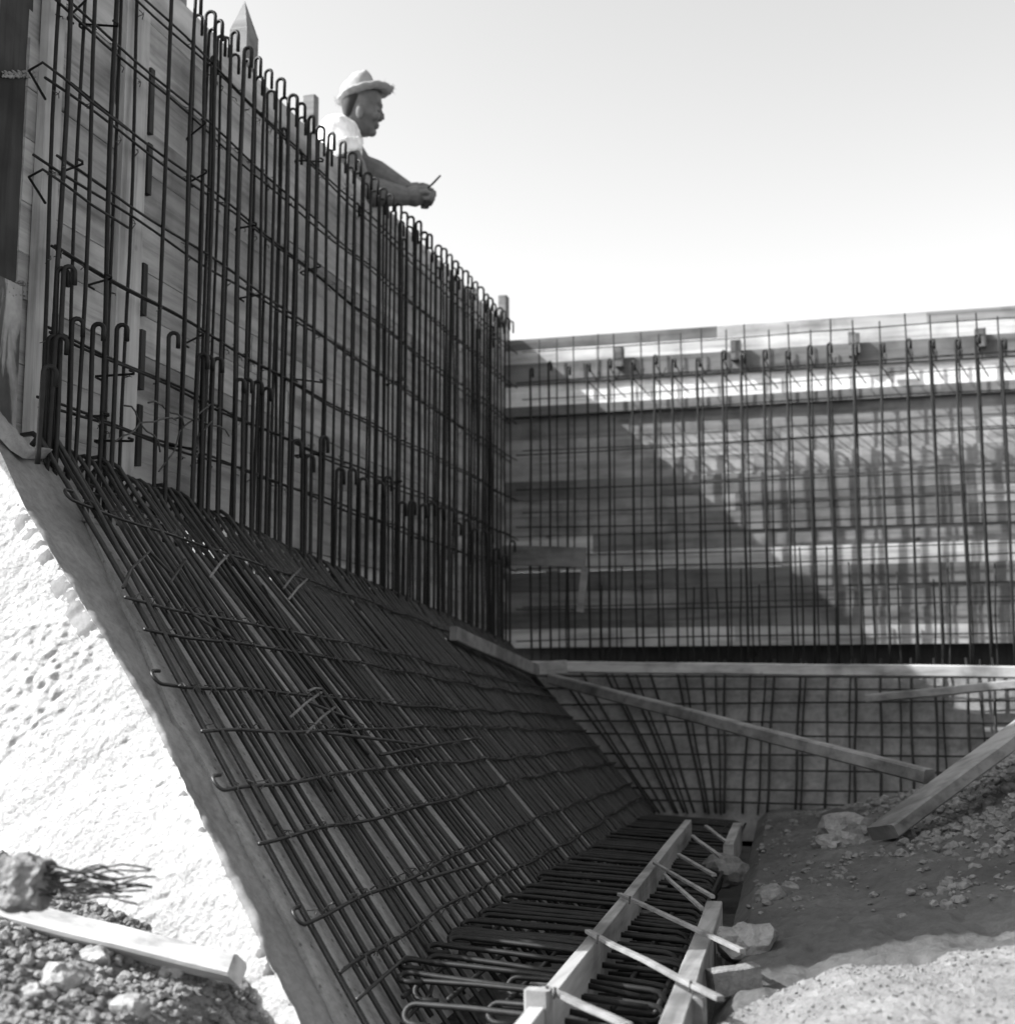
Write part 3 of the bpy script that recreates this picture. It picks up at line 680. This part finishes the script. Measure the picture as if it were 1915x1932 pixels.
# ------------------------------------------------------------------ loose and bracing timbers
def piece(name, A, B, w_, h_, mat, label, cat, group=None, up=(0, 0, 1), **k):
    mb = MB(); mb.timber(A, B, w_, h_, up=up, **k); return tag(mb.build(name, M[mat], None), label, cat, group)
piece('ledger_board', onY(1003, 1258, 6.28), onY(1990, 1271, 6.20) + V((.3, 0, 0)), .05, .052, 'new_wood', 'long pale level timber running along the top of the back bank', 'timber', segs=10)
A = onY(1000, 1262, 6.22); piece('packing_block', A + V((0, 0, 0)), A + V((.17, .01, .006)), .05, .065, 'new_wood', 'short pale block lapped over the left end of the level timber', 'timber')
piece('corner_board', slope(*on_slope(838, 1212), .05), onY(1012, 1266, 6.12), .03, .055, 'brace_wood', 'weathered board slanting down the ridge into the corner between the two banks', 'timber')
B2 = onZ(1752, 1466, -.235)
piece('diagonal_brace', onY(1040, 1281, 6.05), B2, .045, .045, 'brace_wood', 'long thin brace slanting from the corner down to the thick plank on the earth', 'timber', segs=8)
A = bank_hit(1665, 1592) + V((0, 0, .03)); B = onY(1960, 1352, A.y + .45)
piece('bank_plank', A, B, .115, .04, 'brace_wood', 'thick grey plank lying up the earth bank at right', 'timber', up=(-.5, -.2, 1), segs=6)
piece('small_plank', onY(1636, 1318, 6.0), onY(1990, 1284, 5.7), .05, .035, 'brace_wood', 'thin plank poking in from the right edge, above the thick bank plank', 'timber')
piece('pale_board', onY(944, 1047, 6.55), onY(1104, 1052, 6.50), .022, .098, 'brace_wood', 'short pale board tied across the bars in the corner', 'timber')
piece('hanging_cleat', onY(1103, 1070, 6.50), onY(1094, 1155, 6.50), .035, .02, 'brace_wood', 'small pale cleat hanging upright below the short corner board', 'timber', up=(0, 1, 0))
# lower left squared timber lying on the rubble
A = onZ(-260, 1656, -.268); B = onZ(438, 1827, -.398); 
dirv = (B - A).normalized()
sq_t = piece('squared_timber', A, B, .036, .034, 'timber_pale', 'pale squared timber lying on the rubble at lower left', 'timber', up=(.1, -.85, .62), segs=10, wob=.0006)

for v_ in list(sq_t.data.vertices)[-8:]:      # splayed saw cut at the right end
    dd = v_.co + sq_t.location - B; k = -(dd.dot(V((.1, -.85, .62)).normalized())) / .034 + .5
    v_.co += dirv * (.020 * k - .002)
# ------------------------------------------------------------------ broken concrete lump with wires, lower left
def rock_mesh(mb, c, r, sq=(1, 1, .7), seed=0, n=1, amp=.35, box=0.):
    ico = ICO[n]; rot = Matrix.Rotation(random.random() * 6.28, 3, V((rnd(1), rnd(1), rnd(1) + .01)).normalized()); vs = []
    for p in ico[0]:
        q = V(p)
        if box: m = max(abs(q.x), abs(q.y), abs(q.z)); q = q.lerp(q / m * .85, box)
        k = 1 + amp * noise.noise(q * 1.3 + V((seed * 3.1, seed, 0))) + amp * .5 * noise.noise(q * 3.1 + V((seed, 0, seed))) + ((amp * .26 * noise.noise(q * 6.7 + V((seed, 0, seed))) + amp * .16 * noise.noise(q * 14.1 + V((0, seed, seed)))) if n > 2 else 0)
        q = q * k; q = rot @ q; vs.append(V(c) + V((q.x * sq[0], q.y * sq[1], q.z * sq[2])) * r)
    mb.add(vs, ico[1])
import bmesh
ICO = {}
for n in (1, 2, 3, 4):
    bm0 = bmesh.new(); bmesh.ops.create_icosphere(bm0, subdivisions=n, radius=1.0); ICO[n] = ([tuple(v.co) for v in bm0.verts], [tuple(v.index for v in f.verts) for f in bm0.faces]); bm0.free()
lump = thing('concrete_lump', onZ(40, 1700, -.27), 'squarish broken concrete lump with twisted wires sticking out, at the left edge', 'concrete lump')
mb = MB(); c = onZ(38, 1664, -.235); rock_mesh(mb, c, .044, (1.05, .8, .85), 5, 4, .3, .75); mb.build('lump_body', M['soil'], lump)
for k in range(22):
    a = c + V((.035, rnd(.02), rnd(.02))); L = random.uniform(.05, .13); d = V((1, .35 + rnd(.2), -.02 + rnd(.20))); pts = [a + d * (L * t) + V((0, 0, .004 * math.sin(t * 9 + k))) for t in [i / 7 for i in range(8)]]
    mb = MB(); mb.tube(pts, .0014, 5); mb.build('wire_end', M['wire'], lump, smooth=True)

# individual stones
def face_hit_rubble(px, py):
    r = ray(px, py); best = None
    d = .8
    while d < 4:
        P = r * d
        if P.z < rubble_z(P.x, P.y): return P
        d += .01
    return r * 1.9
def stone(P, r, sq, seed, label, group=None, mat='stone', n=3, box=.4, name='stone', amp=.4, cat='stone'):
    mb = MB(); rock_mesh(mb, P + V((0, 0, r * sq[2] * .35)), r, sq, seed, n, amp * (.55 if cat == 'stone' else 1), box); return tag(mb.build(name, M[mat], None, smooth=n >= 4), label, cat, group)
rs = [(115, 1855, .034, 'flat slab stone lying below the pale timber at lower left'), (325, 1840, .026, 'pointed pale stone just under the timber'), (245, 1910, .030, 'rounded stone at the bottom edge, lower left'),
      (60, 1880, .020, 'small pale stone beside the flat slab stone'), (180, 1815, .026, 'stone tucked in the shadow under the pale timber')]
for i, (px, py, r, lb) in enumerate(rs): stone(face_hit_rubble(px, py), r * .75, (1.2, .85, .8), i + 3, lb, mat='stone', box=.7, n=3)
bs = [(1365, 1655, .065, 'large pale boulder beside the far battens on the trench edge'), (1408, 1795, .050, 'low lumpy clod at the end of the third batten'), (1350, 1838, .022, 'upright rounded stone behind the side board'),
      (1490, 1680, .02, 'small pale stone on the dark mud, near the middle'), (1600, 1585, .075, 'pale heap of gravelly clods below the foot of the thick plank'), (1455, 1700, .035, 'pale long stone half sunk in the mud'), (1565, 1600, .04, 'rough clod left of the pale heap')]
for i, (px, py, r, lb) in enumerate(bs): P = bank_hit(px, py); stone(P, r, (1.1, .9, .75) if i != 2 else (.6, .8, 1.3), i + 20, lb, mat='soil' if i in (1, 4, 6) else 'bank_stone', box=.55, n=3, amp=.45, cat='clod' if i in (1, 4, 6) else 'stone')
P = bank_hit(1385, 1874); mb = MB(); mb.timber(P + V((-.038, -.01, .012)), P + V((.034, .03, .022)), .036, .044, segs=3, wob=.002, bev=.06); tag(mb.build('concrete_block', M['soil'], None), 'squared grey block beside the near end of the side board', 'block')
for i in range(20):      # loose stones one could pick up
    if i < 7: P = face_hit_rubble(random.uniform(0, 520), random.uniform(1790, 1925)); r = random.uniform(.006, .015)
    else:
        P = bank_hit(random.uniform(1400, 1915), random.uniform(1520, 1780)); r = random.uniform(.005, .012)
    o = stone(P, r, (1, .9, .7), i + 60, 'small loose stone among the rubble at lower left' if i < 7 else 'small loose stone on the earth bank at right', 'loose stones on the rubble' if i < 7 else 'loose stones on the earth bank', n=3, mat='soil' if i < 7 else 'bank_stone')
# gravel
mb = MB()
for i in range(14000):
    X = random.uniform(-1.55, -.72); Y = random.uniform(1.15, 2.17); z = rubble_z(X, Y) + .008 * fbm(X * 6, Y * 6, 3) + .007 * fbm(X * 18, Y * 18, 8)
    if z < -.6: continue
    r = .0018 + .0085 * random.random() ** 4.5
    rock_mesh(mb, (X, Y, z + r * .35), r, (1, 1, .85), i, 2 if r > .0065 else 1, .55)
mb.build('gravel', M['soil'], None, kind='stuff', label='loose gravel and crumbs of earth covering the rubble at lower left')
mb = MB()
for i in range(24000):
    t = random.random()
    if t < .62: 
        Y = random.uniform(2.9, 5.9); e = .03 + 1.25 * random.random()
        if e < .45 and random.random() < .55: continue
        if Y < 3.5 and random.random() < .75: continue
        if noise.noise((e * 3, Y * 2, 1)) < -.10 + .25 * (e < .4) and random.random() < .7: continue
        r = .003 + .015 * random.random() ** 3.5 * (1 if e > .4 else .6)
    else: continue
    X = foot_right(Y) + .04 + e; z = bank_z(X, Y) + .022 * fbm(X * 2.2, Y * 2.2, 1.3) + .010 * fbm(X * 9, Y * 9, 4.1, 4)
    rock_mesh(mb, (X, Y, z + r * .3), r, (1, 1, .75), i, 2 if r > .008 else 1, .5)
mb.build('bank_gravel', M['bank_stone'], None, kind='stuff', label='scattered gravel on the earth bank')
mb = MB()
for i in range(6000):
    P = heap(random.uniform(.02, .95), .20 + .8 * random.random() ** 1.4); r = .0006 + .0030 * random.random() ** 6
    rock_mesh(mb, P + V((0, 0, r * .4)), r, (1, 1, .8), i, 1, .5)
mb.build('heap_gravel', M['sandy_sunlit'], None, kind='stuff', label='fine gravel on the pale heap at lower right')


# ------------------------------------------------------------------ the man behind the wall
D0 = 5.5; KX = 5.98
def mp(x, y, o=0.): return ray(592.2 + x / KX, 107.7 + y / KX) * (D0 + o)
px_m = D0 / FPX / KX                     # metres per drawing unit
man = thing('person', (mp(300, 3000).x, mp(300, 3000).y, .76), 'man in straw hat and white shirt leaning over the left wall', 'person')
def sec(y, x0, x1, lat, o=0., n=20, pw=.9, tilt=0.):
    """horizontal section seen from the side: back x0, front x1, lateral half width lat"""
    c = mp((x0 + x1) / 2, y, o); a = (x1 - x0) / 2 * px_m; out = []
    for j in range(n):
        t = 2 * PI * j / n; cx = math.copysign(abs(math.cos(t)) ** pw, math.cos(t)); sy = math.copysign(abs(math.sin(t)) ** pw, math.sin(t))
        out.append(c + CR * (a * cx) + CF * (lat * sy) + CU * (tilt * a * cx))
    return out
body = MB()
body.rings([sec(*q) for q in ((300, 470, 610, .030), (330, 400, 690, .055), (380, 365, 735, .068), (440, 345, 758, .076), (500, 335, 768, .078), (550, 332, 766, .078), (590, 336, 748, .076), (640, 350, 750, .074), (690, 368, 742, .071), (735, 385, 728, .066), (780, 400, 708, .060), (830, 440, 685, .052), (865, 480, 652, .042), (885, 510, 620, .028))])
body.rings([sec(*q) for q in ((560, 360, 560, .060), (680, 350, 560, .060), (800, 330, 540, .060), (900, 290, 520, .064), (1000, 220, 500, .08))])     # neck
body.ell(mp(748, 680), CR * .018, CF * .015, (CU * .020 + CR * .006), 10, 6)       # nose
body.tube([mp(742, 585), mp(758, 650), mp(768, 705)], [.009, .011, .013], 8)
body.ell(mp(742, 545), CR * .014, CF * .050, CU * .011, 10, 6)                     # brow
body.ell(mp(708, 768), CR * .013, CF * .024, CU * .007, 10, 6); body.ell(mp(702, 792), CR * .012, CF * .022, CU * .007, 10, 6)    # lips
body.ell(mp(650, 850), CR * .022, CF * .024, CU * .018, 10, 6)                     # chin
for s in (-1, 1): body.ell(mp(520, 620, s * .078), CR * .017, CF * .008, CU * .030, 10, 6)        # ears
for s in (-1, 1): body.ell(mp(700, 660, s * .045), CR * .018, CF * .018, CU * .020, 10, 6)       # cheeks
# torso core under the shirt, arms
body.rings([sec(*q) for q in ((880, 230, 470, .10), (960, 130, 480, .17), (1100, 90, 490, .17), (1500, 80, 460, .15), (2200, 90, 430, .15), (2700, 90, 430, .155))])
sh_n, sh_f = mp(310, 990, -.175), mp(360, 985, .175)
el_n, el_f = mp(505, 1500, -.16), mp(530, 1225, .20)
wr_n, wr_f = mp(1060, 1575, -.02), mp(1075, 1520, .05)
def limb(mb, pts, rad, n=12):
    P = []; R = []
    for i in range(len(pts) - 1):
        for k in range(5): t = k / 5; P.append(pts[i].lerp(pts[i+1], t)); R.append(rad[i] + (rad[i+1] - rad[i]) * t)
    P.append(pts[-1]); R.append(rad[-1]); mb.tube(P, R, n)
limb(body, [sh_n, el_n.lerp(sh_n, .5) + CR * .01, el_n, el_n.lerp(wr_n, .3), wr_n], [.057, .053, .049, .060, .036])
limb(body, [sh_f, el_f.lerp(sh_f, .4), el_f, el_f.lerp(wr_f, .3), wr_f], [.057, .053, .050, .058, .036])
body.ell(el_n, CR * .046, CF * .044, CU * .046, 12, 8); body.ell(el_f, CR * .046, CF * .044, CU * .046, 12, 8)
def hand(mb, wr, k, o):
    """loosely closed fist seen from the side: palm, four curled fingers, thumb on top"""
    pc = mp(k[0], k[1], o); limb(mb, [wr, wr.lerp(pc, .5), pc, pc + CR * .022], [.036, .040, .043, .034], 12)
    kn = [mp(k[0] + 75, k[1] - 45, o - .030), mp(k[0] + 90, k[1] - 20, o - .012), mp(k[0] + 85, k[1] + 10, o + .008), mp(k[0] + 65, k[1] + 45, o + .026)]
    for i, q in enumerate(kn):
        ln = (.034, .037, .034, .027)[i]; a = q + CR * ln - CU * .006; b = a - CU * .022 - CR * .006; c_ = b - CR * .024 + CU * .002
        mb.tube([pc.lerp(q, .5), q, q.lerp(a, .5) + CU * .002, a, a.lerp(b, .5) + CR * .003, b, c_], [.0135, .0120, .0112, .0108, .0104, .0100, .0085], 8)
    mb.ell(pc + CR * .012 - CU * .004, CR * .034, CF * .036, CU * .030, 12, 8)
    t0 = mp(k[0] - 20, k[1] - 75, o - .02); mb.tube([pc, t0, t0 + CR * .030 + CU * .004, t0 + CR * .056 - CU * .002], [.016, .0135, .0115, .0085], 8)
hand(body, wr_n, (1150, 1570), -.02)
hand(body, wr_f, (1165, 1530), .045)
# legs
for s in (-1, 1):
    limb(body, [mp(260, 2600, s * .085), mp(290, 3750, s * .10), V((mp(230, 4800, s * .10).x, mp(230, 4800, s * .10).y, .84))], [.080, .055, .040])
bo = body.build('body', M['skin'], man)
rm = bo.modifiers.new('remesh', 'REMESH'); rm.mode = 'VOXEL'; rm.voxel_size = .0034; rm.use_smooth_shade = True
smo = bo.modifiers.new('smooth', 'SMOOTH'); smo.factor = .5; smo.iterations = 3
for s in (-1, 1):
    mb = MB(); mb.ell(mp(712, 612, s * .032), CR * .010, CF * .010, CU * .007, 10, 6); mb.build('eye', M['eyewhite'], man, smooth=True)
    mb = MB(); mb.ell(mp(728, 614, s * .035), CR * .0055, CF * .006, CU * .006, 8, 5); mb.build('pupil', M['hair'], man, smooth=True)
mb = MB(); mb.rings([sec(y, a, b, l) for y, a, b, l in ((360, 350, 640, .068), (440, 325, 640, .080), (520, 318, 600, .083), (600, 322, 540, .081), (680, 345, 470, .070), (740, 365, 430, .05))]); mb.build('hair', M['hair'], man, smooth=True)
# shirt
sh = MB(); sh.rings([sec(*q) for q in ((705, 270, 395, .085), (745, 170, 440, .13), (800, 115, 475, .175), (880, 80, 500, .20), (960, 60, 520, .205), (1050, 50, 540, .20), (1300, 45, 530, .185), (1700, 50, 500, .175), (2200, 55, 480, .175), (2500, 60, 470, .17))])
limb(sh, [sh_n + CU * .012, sh_n.lerp(el_n, .12) + CU * .0, sh_n.lerp(el_n, .24)], [.078, .074, .070], 14)
limb(sh, [sh_f + CU * .012, sh_f.lerp(el_f, .25), sh_f.lerp(el_f, .42)], [.076, .070, .066], 14)
sh.tube([mp(380, 720, -.07), mp(430, 770, -.065), mp(480, 850, -.045), mp(505, 900, 0), mp(480, 850, .045), mp(430, 770, .065)], [.014, .018, .018, .014, .018, .016], 8)
sho = sh.build('shirt', M['shirt'], man); rm = sho.modifiers.new('remesh', 'REMESH'); rm.mode = 'VOXEL'; rm.voxel_size = .006; rm.use_smooth_shade = True
tx = bpy.data.textures.new('folds', 'CLOUDS'); tx.noise_scale = .06; dm = sho.modifiers.new('folds', 'DISPLACE'); dm.texture = tx; dm.strength = .014; dm.mid_level = .5
smo = sho.modifiers.new('smooth', 'SMOOTH'); smo.factor = .4; smo.iterations = 2
tr = MB(); tr.rings([sec(*q) for q in ((2420, 60, 470, .172), (2700, 50, 470, .18), (2850, 60, 460, .175))])
for s in (-1, 1): limb(tr, [mp(262, 2700, s * .088), mp(290, 3750, s * .10), V((mp(230, 4800, s * .10).x, mp(230, 4800, s * .10).y, .83))], [.095, .075, .065])
tro = tr.build('trousers', M['trousers'], man); rm = tro.modifiers.new('remesh', 'REMESH'); rm.mode = 'VOXEL'; rm.voxel_size = .009; rm.use_smooth_shade = True
for s in (-1, 1):
    q = mp(230, 4800, s * .10); mb = MB(); mb.rings([[V((q.x, q.y, .755 + z_)) + CR * (cx + a * math.cos(t)) + _Fh * (b * math.sin(t)) for t in [2*PI*j/14 for j in range(14)]] for z_, cx, a, b in ((0, .06, .135, .048), (.03, .06, .137, .050), (.07, .02, .085, .045), (.11, -.01, .05, .042))]); mb.build('shoe', M['leather'], man, smooth=True)
# hat
def hat_pt(r, t, up):
    # plane through back tip (270,560) and front tip (900,400)
    c = mp(585, 455); ax = (mp(900, 395) - mp(270, 560)); L = ax.length / 2; ax.normalize(); nz = CF.cross(ax); nz = nz if nz.z > 0 else -nz
    return c + ax * (L * r * math.cos(t)) + CF * (.112 * r * math.sin(t)) + nz * up
hb = MB(); rings = []
nA = 40
def edge(t): return 1 + .03 * math.sin(5 * t) + .02 * math.sin(11 * t)
prof = [(.50, .012), (.62, .006), (.75, -.002), (.88, -.004), (1.0, .008)]
for (r, u) in prof: rings.append([hat_pt(r * edge(2*PI*j/nA), 2*PI*j/nA, u + .012 * r * math.sin(2*PI*j/nA) ** 2 * (r - .5) * 2 + .002 * math.sin(j * 2.3)) for j in range(nA)])
for (r, u) in reversed(prof): rings.append([hat_pt(r * edge(2*PI*j/nA), 2*PI*j/nA, u + .006 + .012 * r * math.sin(2*PI*j/nA) ** 2 * (r - .5) * 2 + .002 * math.sin(j * 2.3)) for j in range(nA)])
vs = [p for R_ in rings for p in R_]; m_ = len(rings)
hb.add(vs, [(i*nA+j, i*nA+(j+1) % nA, ((i+1) % m_)*nA+(j+1) % nA, ((i+1) % m_)*nA+j) for i in range(m_) for j in range(nA)])
hat = hb.build('hat', M['straw'], man, smooth=True)
cr = MB(); R_ = []
_c = mp(585, 455); _ax = (mp(900, 395) - mp(270, 560)); _L = _ax.length / 2; _ax.normalize(); _nz = CF.cross(_ax); _nz = _nz if _nz.z > 0 else -_nz
for u, b_, f_, l_ in ((.002, -.90, .44, .080), (.030, -.86, .43, .080), (.055, -.76, .42, .077), (.073, -.60, .40, .070), (.086, -.42, .37, .058), (.095, -.20, .33, .042), (.100, .0, .27, .022), (.101, .08, .21, .008)):
    R_.append([_c + _ax * (_L * ((b_ + f_) / 2 + (f_ - b_) / 2 * math.cos(t))) + CF * (l_ * math.sin(t) * (1 + .06 * math.sin(4 * t))) + _nz * (u + .003 * math.sin(5 * t + u * 60)) for t in [2 * PI * j / nA for j in range(nA)]])
cr.rings(R_); cr.build('crown', M['straw'], hat, smooth=True)
mb = MB()
for k in range(46):      # frayed straw ends
    t = random.choice((0, PI)) + rnd(.5) if k < 34 else random.random() * 6.28; a = hat_pt(.97, t, .01); b = hat_pt(1.06 + .05 * random.random(), t + rnd(.06), .012 + rnd(.018)); mb.tube([a, b], [.0012, .0006], 3, cap=False)
mb.build('frayed_straw', M['straw'], hat, kind='stuff')
mb = MB(); mb.tube([mp(1285, 1480, -.02), mp(1345, 1425, -.02), mp(1430, 1335, -.02)], [.0042, .0046, .0040], 8); tag(mb.build('stick', M['leather'], None, smooth=True), 'short dark stick held up in the hand of the man', 'stick')
# scaffold the man stands on, outside the wall
c0 = V((mp(300, 3000).x, mp(300, 3000).y, 0)); sc = thing('scaffold', (c0.x, c0.y, .15), 'low plank scaffold outside the left wall under the man', 'scaffold')
for k in range(2):
    mb = MB(); mb.timber((c0.x - .12 + .2 * k - .05, c0.y - .9, .735), (c0.x - .12 + .2 * k - .05, c0.y + .9, .735), .19, .04); mb.build('plank', M['wall_wood'], sc)
for dy in (-.7, .7):
    mb = MB(); mb.aabb(c0.x - .28, c0.x + .14, c0.y + dy - .04, c0.y + dy + .04, .13, .713); mb.build('trestle', M['post_wood'], sc)
